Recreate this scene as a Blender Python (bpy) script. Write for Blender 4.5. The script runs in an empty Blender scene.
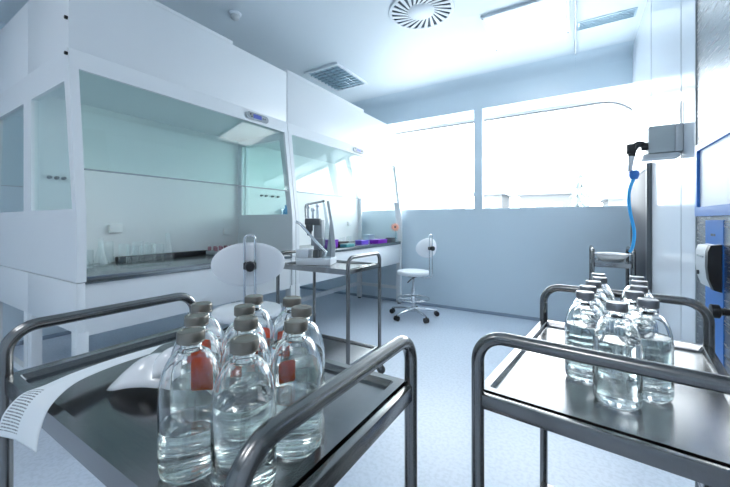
import bpy, bmesh, math, random
from mathutils import Vector, Matrix
random.seed(7)
PI = math.pi
SC = bpy.context.scene
COL = SC.collection

# ------------------------------------------------------------------ camera
cam_d = bpy.data.cameras.new('camera')
cam = bpy.data.objects.new('camera', cam_d)
COL.objects.link(cam)
cam.location = (0, 0, 1.15)
cam.rotation_euler = (PI / 2, 0, math.radians(31.7))
cam_d.sensor_width = 36
cam_d.lens = 36 * 340 / 730
cam_d.shift_y = -22 / 730
cam_d.clip_start = 0.02
cam_d.clip_end = 500
SC.camera = cam

# ------------------------------------------------------------------ world, light, exposure
SKY = 3.2
w = bpy.data.worlds.new('sky')
SC.world = w
w.use_nodes = True
bg = w.node_tree.nodes['Background']
bg.inputs['Color'].default_value = (0.92, 0.96, 1.0, 1)
bg.inputs['Strength'].default_value = SKY
LAMP = 1.1
SC.view_settings.view_transform = 'Standard'
SC.view_settings.look = 'None'
SC.view_settings.gamma = 1
SC.view_settings.use_curve_mapping = False
SC.view_settings.exposure = 1.68
cy = SC.cycles
cy.max_bounces = 32
cy.transmission_bounces = 32
cy.transparent_max_bounces = 32
cy.diffuse_bounces = 6
cy.glossy_bounces = 10
cy.sample_clamp_indirect = 6
cy.blur_glossy = 0.5
cy.use_denoising = True


def portal(x0, x1, z0, z1, y):
    l = bpy.data.lights.new('window_portal', 'AREA')
    l.shape = 'RECTANGLE'
    l.size = x1 - x0
    l.size_y = z1 - z0
    l.cycles.is_portal = True
    o = bpy.data.objects.new('window_portal', l)
    COL.objects.link(o)
    o.location = ((x0 + x1) / 2, y, (z0 + z1) / 2)
    o.rotation_euler = (-PI / 2, 0, 0)      # faces the room (-Y)
    return o


portal(-3.1, -1.14, 1.31, 2.57, 4.95)
portal(-1.14, 0.67, 1.31, 2.57, 4.95)


# ------------------------------------------------------------------ materials
MATS = {}


def nt(name):
    m = bpy.data.materials.new(name)
    m.use_nodes = True
    MATS[name] = m
    return m, m.node_tree, m.node_tree.nodes['Principled BSDF']


def mat(name, col, rough=0.5, metal=0.0, spec=0.5, bump=0.0, bscale=40, var=0.0, vscale=6, coat=0.0, stretch=None, rvar=0.0, emit=0.0):
    m, t, b = nt(name)
    b.inputs['Base Color'].default_value = (*col, 1)
    b.inputs['Roughness'].default_value = rough
    b.inputs['Metallic'].default_value = metal
    b.inputs['Specular IOR Level'].default_value = spec
    b.inputs['Coat Weight'].default_value = coat
    if emit:
        b.inputs['Emission Color'].default_value = (*col, 1)
        b.inputs['Emission Strength'].default_value = emit
    tc = t.nodes.new('ShaderNodeTexCoord')
    mp = t.nodes.new('ShaderNodeMapping')
    t.links.new(tc.outputs['Object'], mp.inputs['Vector'])
    if stretch:
        mp.inputs['Scale'].default_value = stretch
    if var:
        n = t.nodes.new('ShaderNodeTexNoise')
        n.inputs['Scale'].default_value = vscale
        n.inputs['Detail'].default_value = 5
        t.links.new(mp.outputs[0], n.inputs['Vector'])
        mx = t.nodes.new('ShaderNodeMix')
        mx.data_type = 'RGBA'
        mx.inputs[6].default_value = (*[c * (1 - var) for c in col], 1)
        mx.inputs[7].default_value = (*[min(1, c * (1 + var)) for c in col], 1)
        t.links.new(n.outputs['Fac'], mx.inputs[0])
        t.links.new(mx.outputs[2], b.inputs['Base Color'])
    if rvar:
        n = t.nodes.new('ShaderNodeTexNoise')
        n.inputs['Scale'].default_value = vscale * 2
        n.inputs['Detail'].default_value = 4
        t.links.new(mp.outputs[0], n.inputs['Vector'])
        r = t.nodes.new('ShaderNodeMapRange')
        r.inputs[3].default_value = max(0.02, rough - rvar)
        r.inputs[4].default_value = rough + rvar
        t.links.new(n.outputs['Fac'], r.inputs[0])
        t.links.new(r.outputs[0], b.inputs['Roughness'])
    if bump:
        n = t.nodes.new('ShaderNodeTexNoise')
        n.inputs['Scale'].default_value = bscale
        n.inputs['Detail'].default_value = 3
        t.links.new(mp.outputs[0], n.inputs['Vector'])
        bm_ = t.nodes.new('ShaderNodeBump')
        bm_.inputs['Strength'].default_value = bump
        bm_.inputs['Distance'].default_value = 0.002
        t.links.new(n.outputs['Fac'], bm_.inputs['Height'])
        t.links.new(bm_.outputs[0], b.inputs['Normal'])
    return m


def pane_mat(name, tint, refl=1.0):
    """thin clear sheet: tinted see-through plus a fresnel mirror"""
    m = bpy.data.materials.new(name)
    m.use_nodes = True
    t = m.node_tree
    t.nodes.clear()
    o = t.nodes.new('ShaderNodeOutputMaterial')
    tr = t.nodes.new('ShaderNodeBsdfTransparent')
    tr.inputs[0].default_value = (*tint, 1)
    gl = t.nodes.new('ShaderNodeBsdfGlossy')
    gl.inputs['Roughness'].default_value = 0.02
    gl.inputs[0].default_value = (refl, refl, refl, 1)
    fr = t.nodes.new('ShaderNodeFresnel')
    fr.inputs[0].default_value = 1.45
    mx = t.nodes.new('ShaderNodeMixShader')
    ge = t.nodes.new('ShaderNodeNewGeometry')      # both faces of the thin sheet reflect alike
    ir = t.nodes.new('ShaderNodeMapRange')
    ir.inputs[3].default_value = 1.45
    ir.inputs[4].default_value = 1 / 1.45
    t.links.new(ge.outputs['Backfacing'], ir.inputs[0])
    t.links.new(ir.outputs[0], fr.inputs[0])
    t.links.new(fr.outputs[0], mx.inputs[0])
    t.links.new(tr.outputs[0], mx.inputs[1])
    t.links.new(gl.outputs[0], mx.inputs[2])
    t.links.new(mx.outputs[0], o.inputs[0])
    MATS[name] = m
    return m


def glass_mat(name, col, ior, rough=0.0):
    m, t, b = nt(name)
    b.inputs['Base Color'].default_value = (*col, 1)
    b.inputs['Roughness'].default_value = rough
    b.inputs['IOR'].default_value = ior
    b.inputs['Transmission Weight'].default_value = 1
    return m


mat('wall_paint', (0.66, 0.765, 0.84), 0.28, var=0.02, vscale=1.5, coat=0.1)
mat('wall_panel_white', (0.80, 0.84, 0.90), 0.16, var=0.02, vscale=2, coat=0.2)
mat('ceiling_paint', (0.76, 0.83, 0.88), 0.45, var=0.015, vscale=1.2)
mat('reveal_white', (0.9, 0.92, 0.94), 0.5)
mat('vinyl_skirting', (0.30, 0.37, 0.46), 0.4)
mat('cabinet_white', (0.80, 0.83, 0.85), 0.3, var=0.015, vscale=3)
mat('cabinet_inner', (0.92, 0.935, 0.93), 0.35)
mat('brushed_steel', (0.56, 0.56, 0.56), 0.27, metal=1, var=0.04, vscale=5, stretch=(1, 1, 12), rvar=0.02)
mat('tube_steel', (0.25, 0.247, 0.243), 0.24, metal=1, bump=.05, bscale=300)
mat('tray_steel', (0.35, 0.35, 0.355), 0.21, metal=1, var=0.06, vscale=7, stretch=(2, 40, 2), rvar=0.06)
mat('shaded_tray_steel', (0.25, 0.25, 0.255), 0.18, metal=1, var=0.10, vscale=7, stretch=(2, 40, 2), rvar=0.05)  # tray_steel darkened: shade on the left trolley put into the colour
mat('worktop_steel', (0.28, 0.30, 0.31), 0.22, metal=1, var=0.05)
mat('chrome', (0.75, 0.76, 0.78), 0.08, metal=1)
mat('black_plastic', (0.02, 0.02, 0.022), 0.35)
mat('dark_grey', (0.10, 0.11, 0.12), 0.4)
mat('mid_grey', (0.33, 0.37, 0.40), 0.4)
mat('wheel_rubber', (0.05, 0.055, 0.06), 0.55)
mat('seat_vinyl', (0.86, 0.88, 0.90), 0.35)
mat('cap_aluminium', (0.27, 0.245, 0.21), 0.34, metal=0.85, var=0.12, vscale=60)
mat('cap_aluminium_grey', (0.32, 0.32, 0.335), 0.32, metal=0.85, var=0.12, vscale=60)
mat('red_label', (1.0, 0.15, 0.01), 0.45)
m = MATS['red_label']; t = m.node_tree      # thin printed film: lets some light through
_b = t.nodes['Principled BSDF']; _b.inputs['Specular IOR Level'].default_value = 0.2
_t = t.nodes.new('ShaderNodeBsdfTranslucent'); _t.inputs[0].default_value = (1.0, 0.16, 0.01, 1)
_m = t.nodes.new('ShaderNodeMixShader'); _m.inputs[0].default_value = 0.5
t.links.new(_b.outputs[0], _m.inputs[1]); t.links.new(_t.outputs[0], _m.inputs[2])
t.links.new(_m.outputs[0], t.nodes['Material Output'].inputs[0])
mat('paper', (0.80, 0.84, 0.87), 0.6)
mat('film_white', (0.82, 0.84, 0.86), 0.25, coat=0.5)
mat('purple_plastic', (0.23, 0.02, 0.50), 0.3)
mat('violet_plastic', (0.16, 0.08, 0.62), 0.3)
mat('teal_plastic', (0.05, 0.30, 0.33), 0.3)
mat('pinkish_plastic', (0.36, 0.17, 0.21), 0.4)
mat('blue_paint', (0.04, 0.20, 0.62), 0.3)
mat('blue_plastic', (0.02, 0.25, 0.55), 0.25)
mat('hose_blue', (0.06, 0.50, 1.0), 0.2)
mat('lcd_blue', (0.06, 0.09, 0.35), 0.2, emit=0.12)
mat('lamp_diffuser', (0.95, 0.98, 1.0), 0.5, emit=LAMP)
mat('fill_diffuser', (0.97, 0.98, 1.0), 0.5, emit=LAMP * 4)  # for the added fill panels, stronger than the visible ceiling light
mat('petal_orange', (0.95, 0.45, 0.32), 0.5)
mat('vent_white', (0.80, 0.85, 0.90), 0.4)
mat('vent_dark', (0.06, 0.09, 0.12), 0.6)
mat('louvre_metal', (0.46, 0.60, 0.68), 0.3, metal=0.4)
mat('dark_steel', (0.09, 0.095, 0.11), 0.5, spec=0.15)
mat('box_grey', (0.52, 0.57, 0.58), 0.45)
mat('button_grey', (0.65, 0.68, 0.7), 0.4)
mat('snow', (0.74, 0.76, 0.78), 0.8)
mat('far_wall', (0.16, 0.17, 0.18), 0.8)
mat('far_roof', (0.20, 0.215, 0.235), 0.8)
mat('far_tree', (0.15, 0.18, 0.19), 0.9)
mat('far_glass', (0.3, 0.35, 0.4), 0.3)
pane_mat('clear_pane', (0.97, 0.99, 0.99))
pane_mat('tinted_sash', (0.90, 0.965, 0.95))
pane_mat('side_pane', (0.93, 0.98, 0.97))
pane_mat('thin_glassware', (0.98, 0.99, 0.99))
pane_mat('clear_guard', (0.72, 0.76, 0.78))
glass_mat('bottle_glass', (0.99, 0.998, 0.995), 1.48)
glass_mat('green_liquid', (0.97, 0.995, 0.985), 1.33)
glass_mat('blue_liquid', (0.96, 0.99, 0.995), 1.33)

# floor: pale poured vinyl with fine specks
m, t, b = nt('floor_vinyl')
tc = t.nodes.new('ShaderNodeTexCoord')
n1 = t.nodes.new('ShaderNodeTexNoise'); n1.inputs['Scale'].default_value = 55; n1.inputs['Detail'].default_value = 6
n2 = t.nodes.new('ShaderNodeTexNoise'); n2.inputs['Scale'].default_value = 1.3
cr = t.nodes.new('ShaderNodeValToRGB')
cr.color_ramp.elements[0].position = 0.38; cr.color_ramp.elements[0].color = (0.60, 0.67, 0.76, 1)
cr.color_ramp.elements[1].position = 0.56; cr.color_ramp.elements[1].color = (0.68, 0.75, 0.85, 1)
t.links.new(tc.outputs['Object'], n1.inputs['Vector'])
t.links.new(tc.outputs['Object'], n2.inputs['Vector'])
t.links.new(n1.outputs['Fac'], cr.inputs[0])
t.links.new(cr.outputs[0], b.inputs['Base Color'])
mr = t.nodes.new('ShaderNodeMapRange'); mr.inputs[3].default_value = 0.30; mr.inputs[4].default_value = 0.34
t.links.new(n2.outputs['Fac'], mr.inputs[0])
t.links.new(mr.outputs[0], b.inputs['Roughness'])

# printed paper: rows of small type on one end (follows the sheet's own UVs)
m, t, b = nt('printed_paper')
b.inputs['Roughness'].default_value = 0.5
uv = t.nodes.new('ShaderNodeTexCoord')
sp = t.nodes.new('ShaderNodeSeparateXYZ')
t.links.new(uv.outputs['UV'], sp.inputs[0])


def mth(op, a, b_=None, c_=None):
    n = t.nodes.new('ShaderNodeMath'); n.operation = op
    for i, v in enumerate((a, b_, c_)):
        if v is None: continue
        if isinstance(v, (int, float)): n.inputs[i].default_value = v
        else: t.links.new(v, n.inputs[i])
    return n.outputs[0]


u_, v_ = sp.outputs[0], sp.outputs[1]
row = mth('GREATER_THAN', mth('FRACT', mth('MULTIPLY', u_, 44)), 0.55)
cmb = t.nodes.new('ShaderNodeCombineXYZ')
t.links.new(mth('FLOOR', mth('MULTIPLY', u_, 44)), cmb.inputs[0])
t.links.new(mth('MULTIPLY', v_, 60), cmb.inputs[1])
nz = t.nodes.new('ShaderNodeTexNoise'); nz.inputs['Scale'].default_value = 1.0; nz.inputs['Detail'].default_value = 2
t.links.new(cmb.outputs[0], nz.inputs['Vector'])
ink = mth('MULTIPLY', row, mth('GREATER_THAN', nz.outputs['Fac'], 0.47))
ink = mth('MULTIPLY', ink, mth('MULTIPLY', mth('GREATER_THAN', u_, 0.06), mth('LESS_THAN', u_, 0.42)))
ink = mth('MULTIPLY', ink, mth('MULTIPLY', mth('GREATER_THAN', v_, 0.07), mth('LESS_THAN', v_, 0.50)))
mx = t.nodes.new('ShaderNodeMix'); mx.data_type = 'RGBA'
mx.inputs[6].default_value = (0.78, 0.83, 0.86, 1); mx.inputs[7].default_value = (0.08, 0.09, 0.11, 1)
t.links.new(ink, mx.inputs[0]); t.links.new(mx.outputs[2], b.inputs['Base Color'])


# ------------------------------------------------------------------ mesh helpers
class MB:
    def __init__(s):
        s.bm = bmesh.new()

    def box(s, x0, x1, y0, y1, z0, z1, bev=0.0, rot=None, seg=2):
        c = Vector(((x0 + x1) / 2, (y0 + y1) / 2, (z0 + z1) / 2))
        r = bmesh.ops.create_cube(s.bm, size=1)
        vs = r['verts']
        bmesh.ops.scale(s.bm, vec=(abs(x1 - x0), abs(y1 - y0), abs(z1 - z0)), verts=vs)
        if bev:
            es = list({e for v in vs for e in v.link_edges})
            r2 = bmesh.ops.bevel(s.bm, geom=es, offset=bev, segments=seg, affect='EDGES', profile=0.5, clamp_overlap=True)
            vs = list({v for f in r2['faces'] for v in f.verts} | {v for v in vs if v.is_valid})
        if rot is not None:
            bmesh.ops.rotate(s.bm, verts=vs, cent=(0, 0, 0), matrix=rot)
        bmesh.ops.translate(s.bm, vec=c, verts=vs)
        return s

    def tube(s, pts, r, n=14, cap=True, closed=False, rr=None):
        pts = [Vector(p) for p in pts]
        N = len(pts)
        rings = []
        ref = None
        for i, p in enumerate(pts):
            if closed:
                tg = (pts[(i + 1) % N] - pts[i - 1]).normalized()
            elif i == 0: tg = (pts[1] - p).normalized()
            elif i == N - 1: tg = (p - pts[i - 1]).normalized()
            else: tg = ((pts[i + 1] - p).normalized() + (p - pts[i - 1]).normalized()).normalized()
            if ref is None:
                ref = Vector((0, 0, 1)) if abs(tg.z) < 0.9 else Vector((1, 0, 0))
            a = (ref - tg * ref.dot(tg)).normalized()
            ref = a
            b_ = tg.cross(a)
            q = rr[i] if rr else r
            rings.append([s.bm.verts.new(p + a * math.cos(2 * PI * k / n) * q + b_ * math.sin(2 * PI * k / n) * q) for k in range(n)])
        M = N if closed else N - 1
        for i in range(M):
            A, B = rings[i], rings[(i + 1) % N]
            for k in range(n):
                s.bm.faces.new((A[k], A[(k + 1) % n], B[(k + 1) % n], B[k]))
        if cap and not closed:
            s.bm.faces.new(list(reversed(rings[0])))
            s.bm.faces.new(rings[-1])
        return s

    def lathe(s, prof, n=40, c=(0, 0, 0), axis='z'):
        c = Vector(c)

        def P(r, z, a):
            v = Vector((r * math.cos(a), r * math.sin(a), z))
            if axis == 'x': v = Vector((v.z, v.x, v.y))
            if axis == 'y': v = Vector((v.y, v.z, v.x))
            return c + v
        rings = []
        for (r, z) in prof:
            if r < 1e-6:
                rings.append([s.bm.verts.new(P(0, z, 0))])
            else:
                rings.append([s.bm.verts.new(P(r, z, 2 * PI * k / n)) for k in range(n)])
        for A, B in zip(rings, rings[1:]):
            if len(A) == 1 and len(B) == 1: continue
            for k in range(n):
                k2 = (k + 1) % n
                if len(A) == 1: s.bm.faces.new((A[0], B[k2], B[k]))
                elif len(B) == 1: s.bm.faces.new((A[k], A[k2], B[0]))
                else: s.bm.faces.new((A[k], A[k2], B[k2], B[k]))
        return s

    def prism(s, poly, axis, a0, a1):
        """poly: 2-D outline; axis 'x','y','z' extrusion from a0 to a1"""
        def P(p, a):
            if axis == 'y': return (p[0], a, p[1])
            if axis == 'x': return (a, p[0], p[1])
            return (p[0], p[1], a)
        A = [s.bm.verts.new(P(p, a0)) for p in poly]
        B = [s.bm.verts.new(P(p, a1)) for p in poly]
        n = len(poly)
        s.bm.faces.new(A)
        s.bm.faces.new(list(reversed(B)))
        for k in range(n):
            s.bm.faces.new((A[k], B[k], B[(k + 1) % n], A[(k + 1) % n]))
        return s

    def ring_plate(s, outer, inner, axis, a0, a1):
        """flat frame between two outlines with the same number of points"""
        def P(p, a):
            if axis == 'y': return (p[0], a, p[1])
            if axis == 'x': return (a, p[0], p[1])
            return (p[0], p[1], a)
        n = len(outer)
        L = [[s.bm.verts.new(P(p, a)) for p in o] for o, a in ((outer, a0), (inner, a0), (inner, a1), (outer, a1))]
        for j in range(4):
            A, B = L[j], L[(j + 1) % 4]
            for k in range(n):
                s.bm.faces.new((A[k], A[(k + 1) % n], B[(k + 1) % n], B[k]))
        return s

    def build(s, name, mt, parent=None, smooth=40, kind=None):
        bmesh.ops.recalc_face_normals(s.bm, faces=s.bm.faces)
        me = bpy.data.meshes.new(name)
        s.bm.to_mesh(me)
        s.bm.free()
        me.materials.append(MATS[mt] if isinstance(mt, str) else mt)
        if smooth:
            me.shade_smooth()
            me.set_sharp_from_angle(angle=math.radians(smooth))
        o = bpy.data.objects.new(name, me)
        COL.objects.link(o)
        if parent: o.parent = parent
        if kind: o['kind'] = kind
        return o


def bend(pts, r, n=6):
    """round the corners of a polyline"""
    pts = [Vector(p) for p in pts]
    out = [pts[0]]
    for i in range(1, len(pts) - 1):
        p = pts[i]
        a = (pts[i - 1] - p).normalized(); b_ = (pts[i + 1] - p).normalized()
        rr = min(r, (pts[i - 1] - p).length * .49, (pts[i + 1] - p).length * .49)
        p0, p1 = p + a * rr, p + b_ * rr
        for k in range(n + 1):
            q = k / n
            # quadratic pulled towards a circular arc
            t_ = q
            out.append(p0 * (1 - t_) ** 2 + p * 2 * t_ * (1 - t_) + p1 * t_ ** 2)
    out.append(pts[-1])
    return out


def arc_u(pts, r, n=8):
    """round right-angle corners with true arcs"""
    pts = [Vector(p) for p in pts]
    out = [pts[0]]
    for i in range(1, len(pts) - 1):
        p = pts[i]
        a = (pts[i - 1] - p).normalized(); b_ = (pts[i + 1] - p).normalized()
        c = p + a * r + b_ * r
        for k in range(n + 1):
            th = k / n * PI / 2
            out.append(c - b_ * r * math.cos(th) - a * r * math.sin(th))
    out.append(pts[-1])
    return out


def thing(name, label, cat, loc=(0, 0, 0), rz=0, group=None):
    o = bpy.data.objects.new(name, None)
    COL.objects.link(o)
    o.empty_display_size = 0.05
    o.location = loc
    o.rotation_euler = (0, 0, rz)
    o['label'] = label
    o['category'] = cat
    if group: o['group'] = group
    return o


def tag(o, label, cat, group=None):
    o['label'] = label
    o['category'] = cat
    if group: o['group'] = group
    return o


def dup(o, parent=None):
    c = o.copy()
    COL.objects.link(c)
    c.parent = parent
    for ch in list(o.children):
        dup(ch, c)
    return c


# ------------------------------------------------------------------ the room
X0, X1, Y0, Y1, H = -4.4, 0.50, -2.6, 4.40, 2.95
MB().box(X0 - .1, X1 + .1, Y0 - .1, Y1 + .1, -0.1, 0).build('floor', 'floor_vinyl', kind='structure')
MB().box(X0 - .1, X1 + .4, Y0 - .1, Y1 + .6, H, H + 0.1).build('ceiling', 'ceiling_paint', kind='structure')
MB().box(X0 - .1, X0, Y0 - .1, Y1 + .6, 0, H).build('wall_left', 'wall_paint', kind='structure')
MB().box(X1, X1 + .1, Y0 - .1, Y1, 0, H).build('wall_right', 'wall_panel_white', kind='structure')
MB().box(X0 - .1, X1 + .1, Y0 - .1, Y0, 0, H).build('wall_front', 'wall_paint', kind='structure')
wy = Y1 + .45
ZS, ZT = 1.31, 2.566
wb = MB()
XE = .67                      # the right window runs on past the corner, behind the right wall
wb.box(X0, XE + .1, Y1, wy, 0, ZS)
wb.box(X0, XE + .1, Y1, wy, ZT, H)
wb.box(XE, XE + .1, Y1, wy, ZS, ZT)
wb.box(X0, -3.1, Y1, wy, ZS, ZT)
wb.box(-1.09, -0.99, Y1, Y1 + .09, ZS, ZT)      # mullion pier in front of the ribbon window
wb.build('wall_back', 'wall_paint', kind='structure')
# white lining of the window reveals
for i, (a, b2) in enumerate(((-3.1, -1.14), (-1.14, XE))):
    rv = MB()
    rv.box(a, b2, Y1 + .092, wy, ZT - .006, ZT - .001)
    rv.box(a, b2, Y1 + .092, wy, ZS + .001, ZS + .006)
    rv.build('trim_%d' % (i + 1), 'reveal_white', kind='structure')
# coved ceiling corners
R = 0.13
for nm, (ax, c0, c1) in {'trim_3': ('back', X0, X1), 'trim_4': ('right', Y0, Y1)}.items():
    poly = []
    for k in range(9):
        a = k / 8 * PI / 2
        poly.append((R - R * math.sin(a), R - R * math.cos(a)))      # from (R,0) on ceiling to (0,R) on wall
    poly.append((0, 0))
    if ax == 'back':
        MB().prism([(Y1 - .001 - p, H - .001 - q) for p, q in poly], 'x', c0, c1).build(nm, 'wall_paint', kind='structure', smooth=50)
MB().box(X0, X1, Y1 - .012, Y1, 0, .038, bev=.003).build('baseboard_back', 'vinyl_skirting', kind='structure')
MB().box(X1 - .012, X1, Y0, Y1 - .012, 0, .038, bev=.003).build('baseboard_right', 'vinyl_skirting', kind='structure')
MB().box(X0, X0 + .012, Y0, Y1 - .012, 0, .038, bev=.003).build('baseboard_left', 'vinyl_skirting', kind='structure')
# joints between the right wall's white panels
sj = MB()
for y in (2.52, 1.2, 3.36 + .03):
    sj.box(X1 - .0015, X1, y, y + .004, 0.04, H)
sj.build('trim_5', 'mid_grey', kind='structure')


def rrect(x0, x1, z0, z1, rs, n=8):
    """outline with corner radii rs = (bl, br, tr, tl)"""
    out = []
    for (cx, cz, sx, sz, a0, r) in ((x0, z0, 1, 1, PI, rs[0]), (x1, z0, -1, 1, 1.5 * PI, rs[1]), (x1, z1, -1, -1, 0, rs[2]), (x0, z1, 1, -1, .5 * PI, rs[3])):
        for k in range(n + 1):
            a = a0 + k / n * PI / 2
            out.append((cx + sx * r + r * math.cos(a), cz + sz * r + r * math.sin(a)))
    return out


for i, (a, b2, rs) in enumerate(((-3.1, -1.14, (.02, .02, .02, .02)), (-1.14, XE, (.02, .02, .40, .02)))):
    root = bpy.data.objects.new('window_%d' % (i + 1), None)
    COL.objects.link(root)
    root['kind'] = 'structure'
    o_ = rrect(a, b2, ZS, ZT, (.001, .001, .001, .001))
    in_ = rrect(a + .02, b2 - .02, ZS + .012, ZT - .035, rs)
    MB().ring_plate(o_, in_, 'y', wy - .06, wy - .01).build('window_frame', 'reveal_white', root)
    o2 = rrect(a + .02, b2 - .02, ZS + .012, ZT - .035, rs)
    i2 = rrect(a + .032, b2 - .032, ZS + .018, ZT - .047, [max(.002, r - .012) for r in rs])
    MB().ring_plate(o2, i2, 'y', wy - .07, wy - .02).build('gasket', 'dark_grey', root)
    MB().prism(i2, 'y', wy - .05, wy - .044).build('pane', 'clear_pane', root)

# ------------------------------------------------------------------ outside: pale snowy rooftops under a white sky
MB().box(-120, 120, 8, 160, -6.2, -6).build('snowy_ground', 'snow', kind='structure')


def house(x, y, wd, dp, h, rh, label, z0=-6):
    r = thing('house', label, 'house', (x, y, z0))
    MB().box(-wd / 2, wd / 2, -dp / 2, dp / 2, 0, h).build('wall', 'far_wall', r)
    MB().prism([(-wd / 2 - .4, h), (wd / 2 + .4, h), (wd / 2 * .6, h + rh), (-wd / 2 * .6, h + rh)], 'y', -dp / 2 - .4, dp / 2 + .4).build('roof', 'far_roof', r)
    n = max(2, int(wd / 2.2))
    for k in range(n):
        xx = -wd / 2 + (k + .5) * wd / n
        MB().box(xx - .45, xx + .45, -dp / 2 - .05, -dp / 2, h - 2.3, h - .9).build('house_window', 'far_glass', r)
    return r


def tree(x, y, h, label, z0=-6):
    r = thing('conifer_tree', label, 'tree', (x, y, z0))
    MB().tube([(0, 0, 0), (0, 0, h * .9)], .2, n=8).build('trunk', 'far_tree', r)
    b3 = MB()
    for k in range(11):
        z = h * (.14 + .078 * k)
        rr = h * .21 * (1 - k / 11.5)
        for j in range(9):
            a = j * 2 * PI / 9 + k * .7
            q = rr * random.uniform(.7, 1.1)
            b3.tube([(0, 0, z + .3), (math.cos(a) * q * .5, math.sin(a) * q * .5, z + .15), (math.cos(a) * q, math.sin(a) * q, z - .25)], .3, n=5, rr=[.2, .42 * (1 - k / 14), .08])
    b3.build('crown', 'far_tree', r)
    return r


house(-17.2, 44, 8, 7, 8.6, 2.2, 'pale gabled house seen through the left window beside the mullion')
house(-9.6, 49, 3.4, 6, 10.6, 1.2, 'narrow pale house just right of the window mullion, outside')
house(-3.1, 50, 5.6, 7, 10.4, 1.5, 'wide low pale house left of the conifer, outside')
house(5.6, 42, 6, 7, 9.2, 3.0, 'pale house with a steep roof outside, right of the conifer')
tree(.3, 38, 12.6, 'snow-dusted conifer standing between two pale houses outside')
tree(-18.2, 53, 12.8, 'hazy conifer behind the gabled house, nearer the mullion')
tree(-22.6, 53, 12.4, 'hazy conifer behind the gabled house, nearer the fume hood')


# ------------------------------------------------------------------ trolleys
def trolley(label, loc, rz, L, W, zt, shelf=0.2, zh=0.912, finish='tray_steel'):
    r = thing('steel_trolley', label, 'trolley', loc, rz, 'stainless steel trolleys')
    tr = .013
    for sx in (-1, 1):
        x = sx * L / 2
        pts = arc_u([(x, -W / 2, .085), (x, -W / 2, zh), (x, W / 2, zh), (x, W / 2, .085)], .055, 10)
        MB().tube(pts, tr, n=20).build('handle', 'tube_steel', r)
        # flat cross rail under the tray end
        MB().box(x - .008, x + .008, -W / 2 + .01, W / 2 - .01, zt - .032, zt - .002, bev=.002).build('end_rail', 'tube_steel', r)
        for sy in (-1, 1):
            c = MB()
            y = sy * W / 2
            c.tube([(x, y, .085), (x, y, .068)], .009, n=12)
            c.prism([(x - .022, .078), (x + .022, .078), (x + .026, .04), (x + .012, .032), (x - .008, .06)], 'y', y - .014, y - .011)
            c.prism([(x - .022, .078), (x + .022, .078), (x + .026, .04), (x + .012, .032), (x - .008, .06)], 'y', y + .011, y + .014)
            c.box(x - .022, x + .022, y - .014, y + .014, .074, .08)
            cs = c.build('caster', 'tube_steel', r)
            MB().lathe([(0, -.010), (.026, -.010), (.034, -.006), (.034, .006), (.026, .010), (0, .010)], 28, (x + .012, y, .034), 'y').build('wheel', 'wheel_rubber', cs)
    # top tray: raised rim, sunk floor
    a, b2 = L / 2 - .013, W / 2 + .004

    def tray(z, name, depth):
        m_ = MB()
        o1 = rrect(-a, a, -b2, b2, (.004,) * 4, 3)
        i1 = rrect(-a + .018, a - .018, -b2 + .018, b2 - .018, (.006,) * 4, 3)
        i2_ = rrect(-a + .023, a - .023, -b2 + .023, b2 - .023, (.010,) * 4, 3)
        n = len(o1)
        ring = []
        for o_, z_ in ((o1, z - .036), (o1, z), (i1, z), (i2_, z - depth)):
            ring.append([m_.bm.verts.new((p[0], p[1], z_)) for p in o_])
        for A, B in zip(ring, ring[1:]):
            for k in range(n):
                m_.bm.faces.new((A[k], A[(k + 1) % n], B[(k + 1) % n], B[k]))
        m_.bm.faces.new(ring[-1])
        # underside
        u = [m_.bm.verts.new((p[0] * .992, p[1] * .992, z - depth - .004)) for p in o1]
        m_.bm.faces.new(list(reversed(u)))
        for k in range(n):
            m_.bm.faces.new((u[k], u[(k + 1) % n], ring[0][(k + 1) % n], ring[0][k]))
        return m_.build(name, finish, r)
    tray(zt, 'top_tray', .012)
    tray(shelf, 'lower_shelf', .012)
    return r


ZA, ZB = .822, .792
trolley('steel trolley in the foreground at left carrying red-labelled bottles and a printed sheet', (-.6625, .427, 0), 0, .755, .425, ZA, zh=.918, finish='shaded_tray_steel')
trolley('steel trolley at right foreground carrying eleven plain clear bottles', (.077, 1.05, 0), math.radians(83.4), .675, .43, ZB)
trolley('steel trolley parked by the fume hoods with a capping machine on it', (-1.58, 2.04, 0), 0, .64, .42, .835)
trolley('small steel trolley far back by the window wall and steel panel', (.27, 3.72, 0), 0, .28, .42, .80)


# ------------------------------------------------------------------ infusion bottles
ZSH = .104
ZNK_R = .0145


def shell_profile():
    R_ = .0400
    o = [(0, .003), (.020, .003), (.028, 0), (.034, .001), (.0385, .006), (R_, .014), (R_, ZSH)]
    for k in range(1, 9):
        a = k / 8 * PI / 2
        o.append((R_ - (R_ - .0145) * (1 - math.cos(a)) ** .92 if k < 8 else ZNK_R, ZSH + (.163 - ZSH) * math.sin(a) ** 1.0))
    o += [(.0135, .167), (.0135, .173), (.0158, .1755), (.0158, .183)]
    t_ = .0018
    i = [(.0110, .183), (.0112, .166), (.0125, .1605)]
    for k in range(7, 0, -1):
        a = k / 8 * PI / 2
        i.append((R_ - t_ - (R_ - .0145) * (1 - math.cos(a)) ** .92, ZSH + (.160 - ZSH) * math.sin(a)))
    i += [(R_ - t_, ZSH), (R_ - t_, .016), (.034, .0075), (.026, .0055), (0, .0065)]
    return o + i


def liquid_profile(fill):
    r = .0400 - .0014
    return [(0, .0058), (.026, .0050), (.0345, .0070), (r, .0155), (r - max(0, fill - ZSH) ** 2 * 12, fill), (r - .0012 - max(0, fill - ZSH) ** 2 * 12, fill - .0012), (r - .004, fill - .0016), (0, fill - .0016)]


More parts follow.
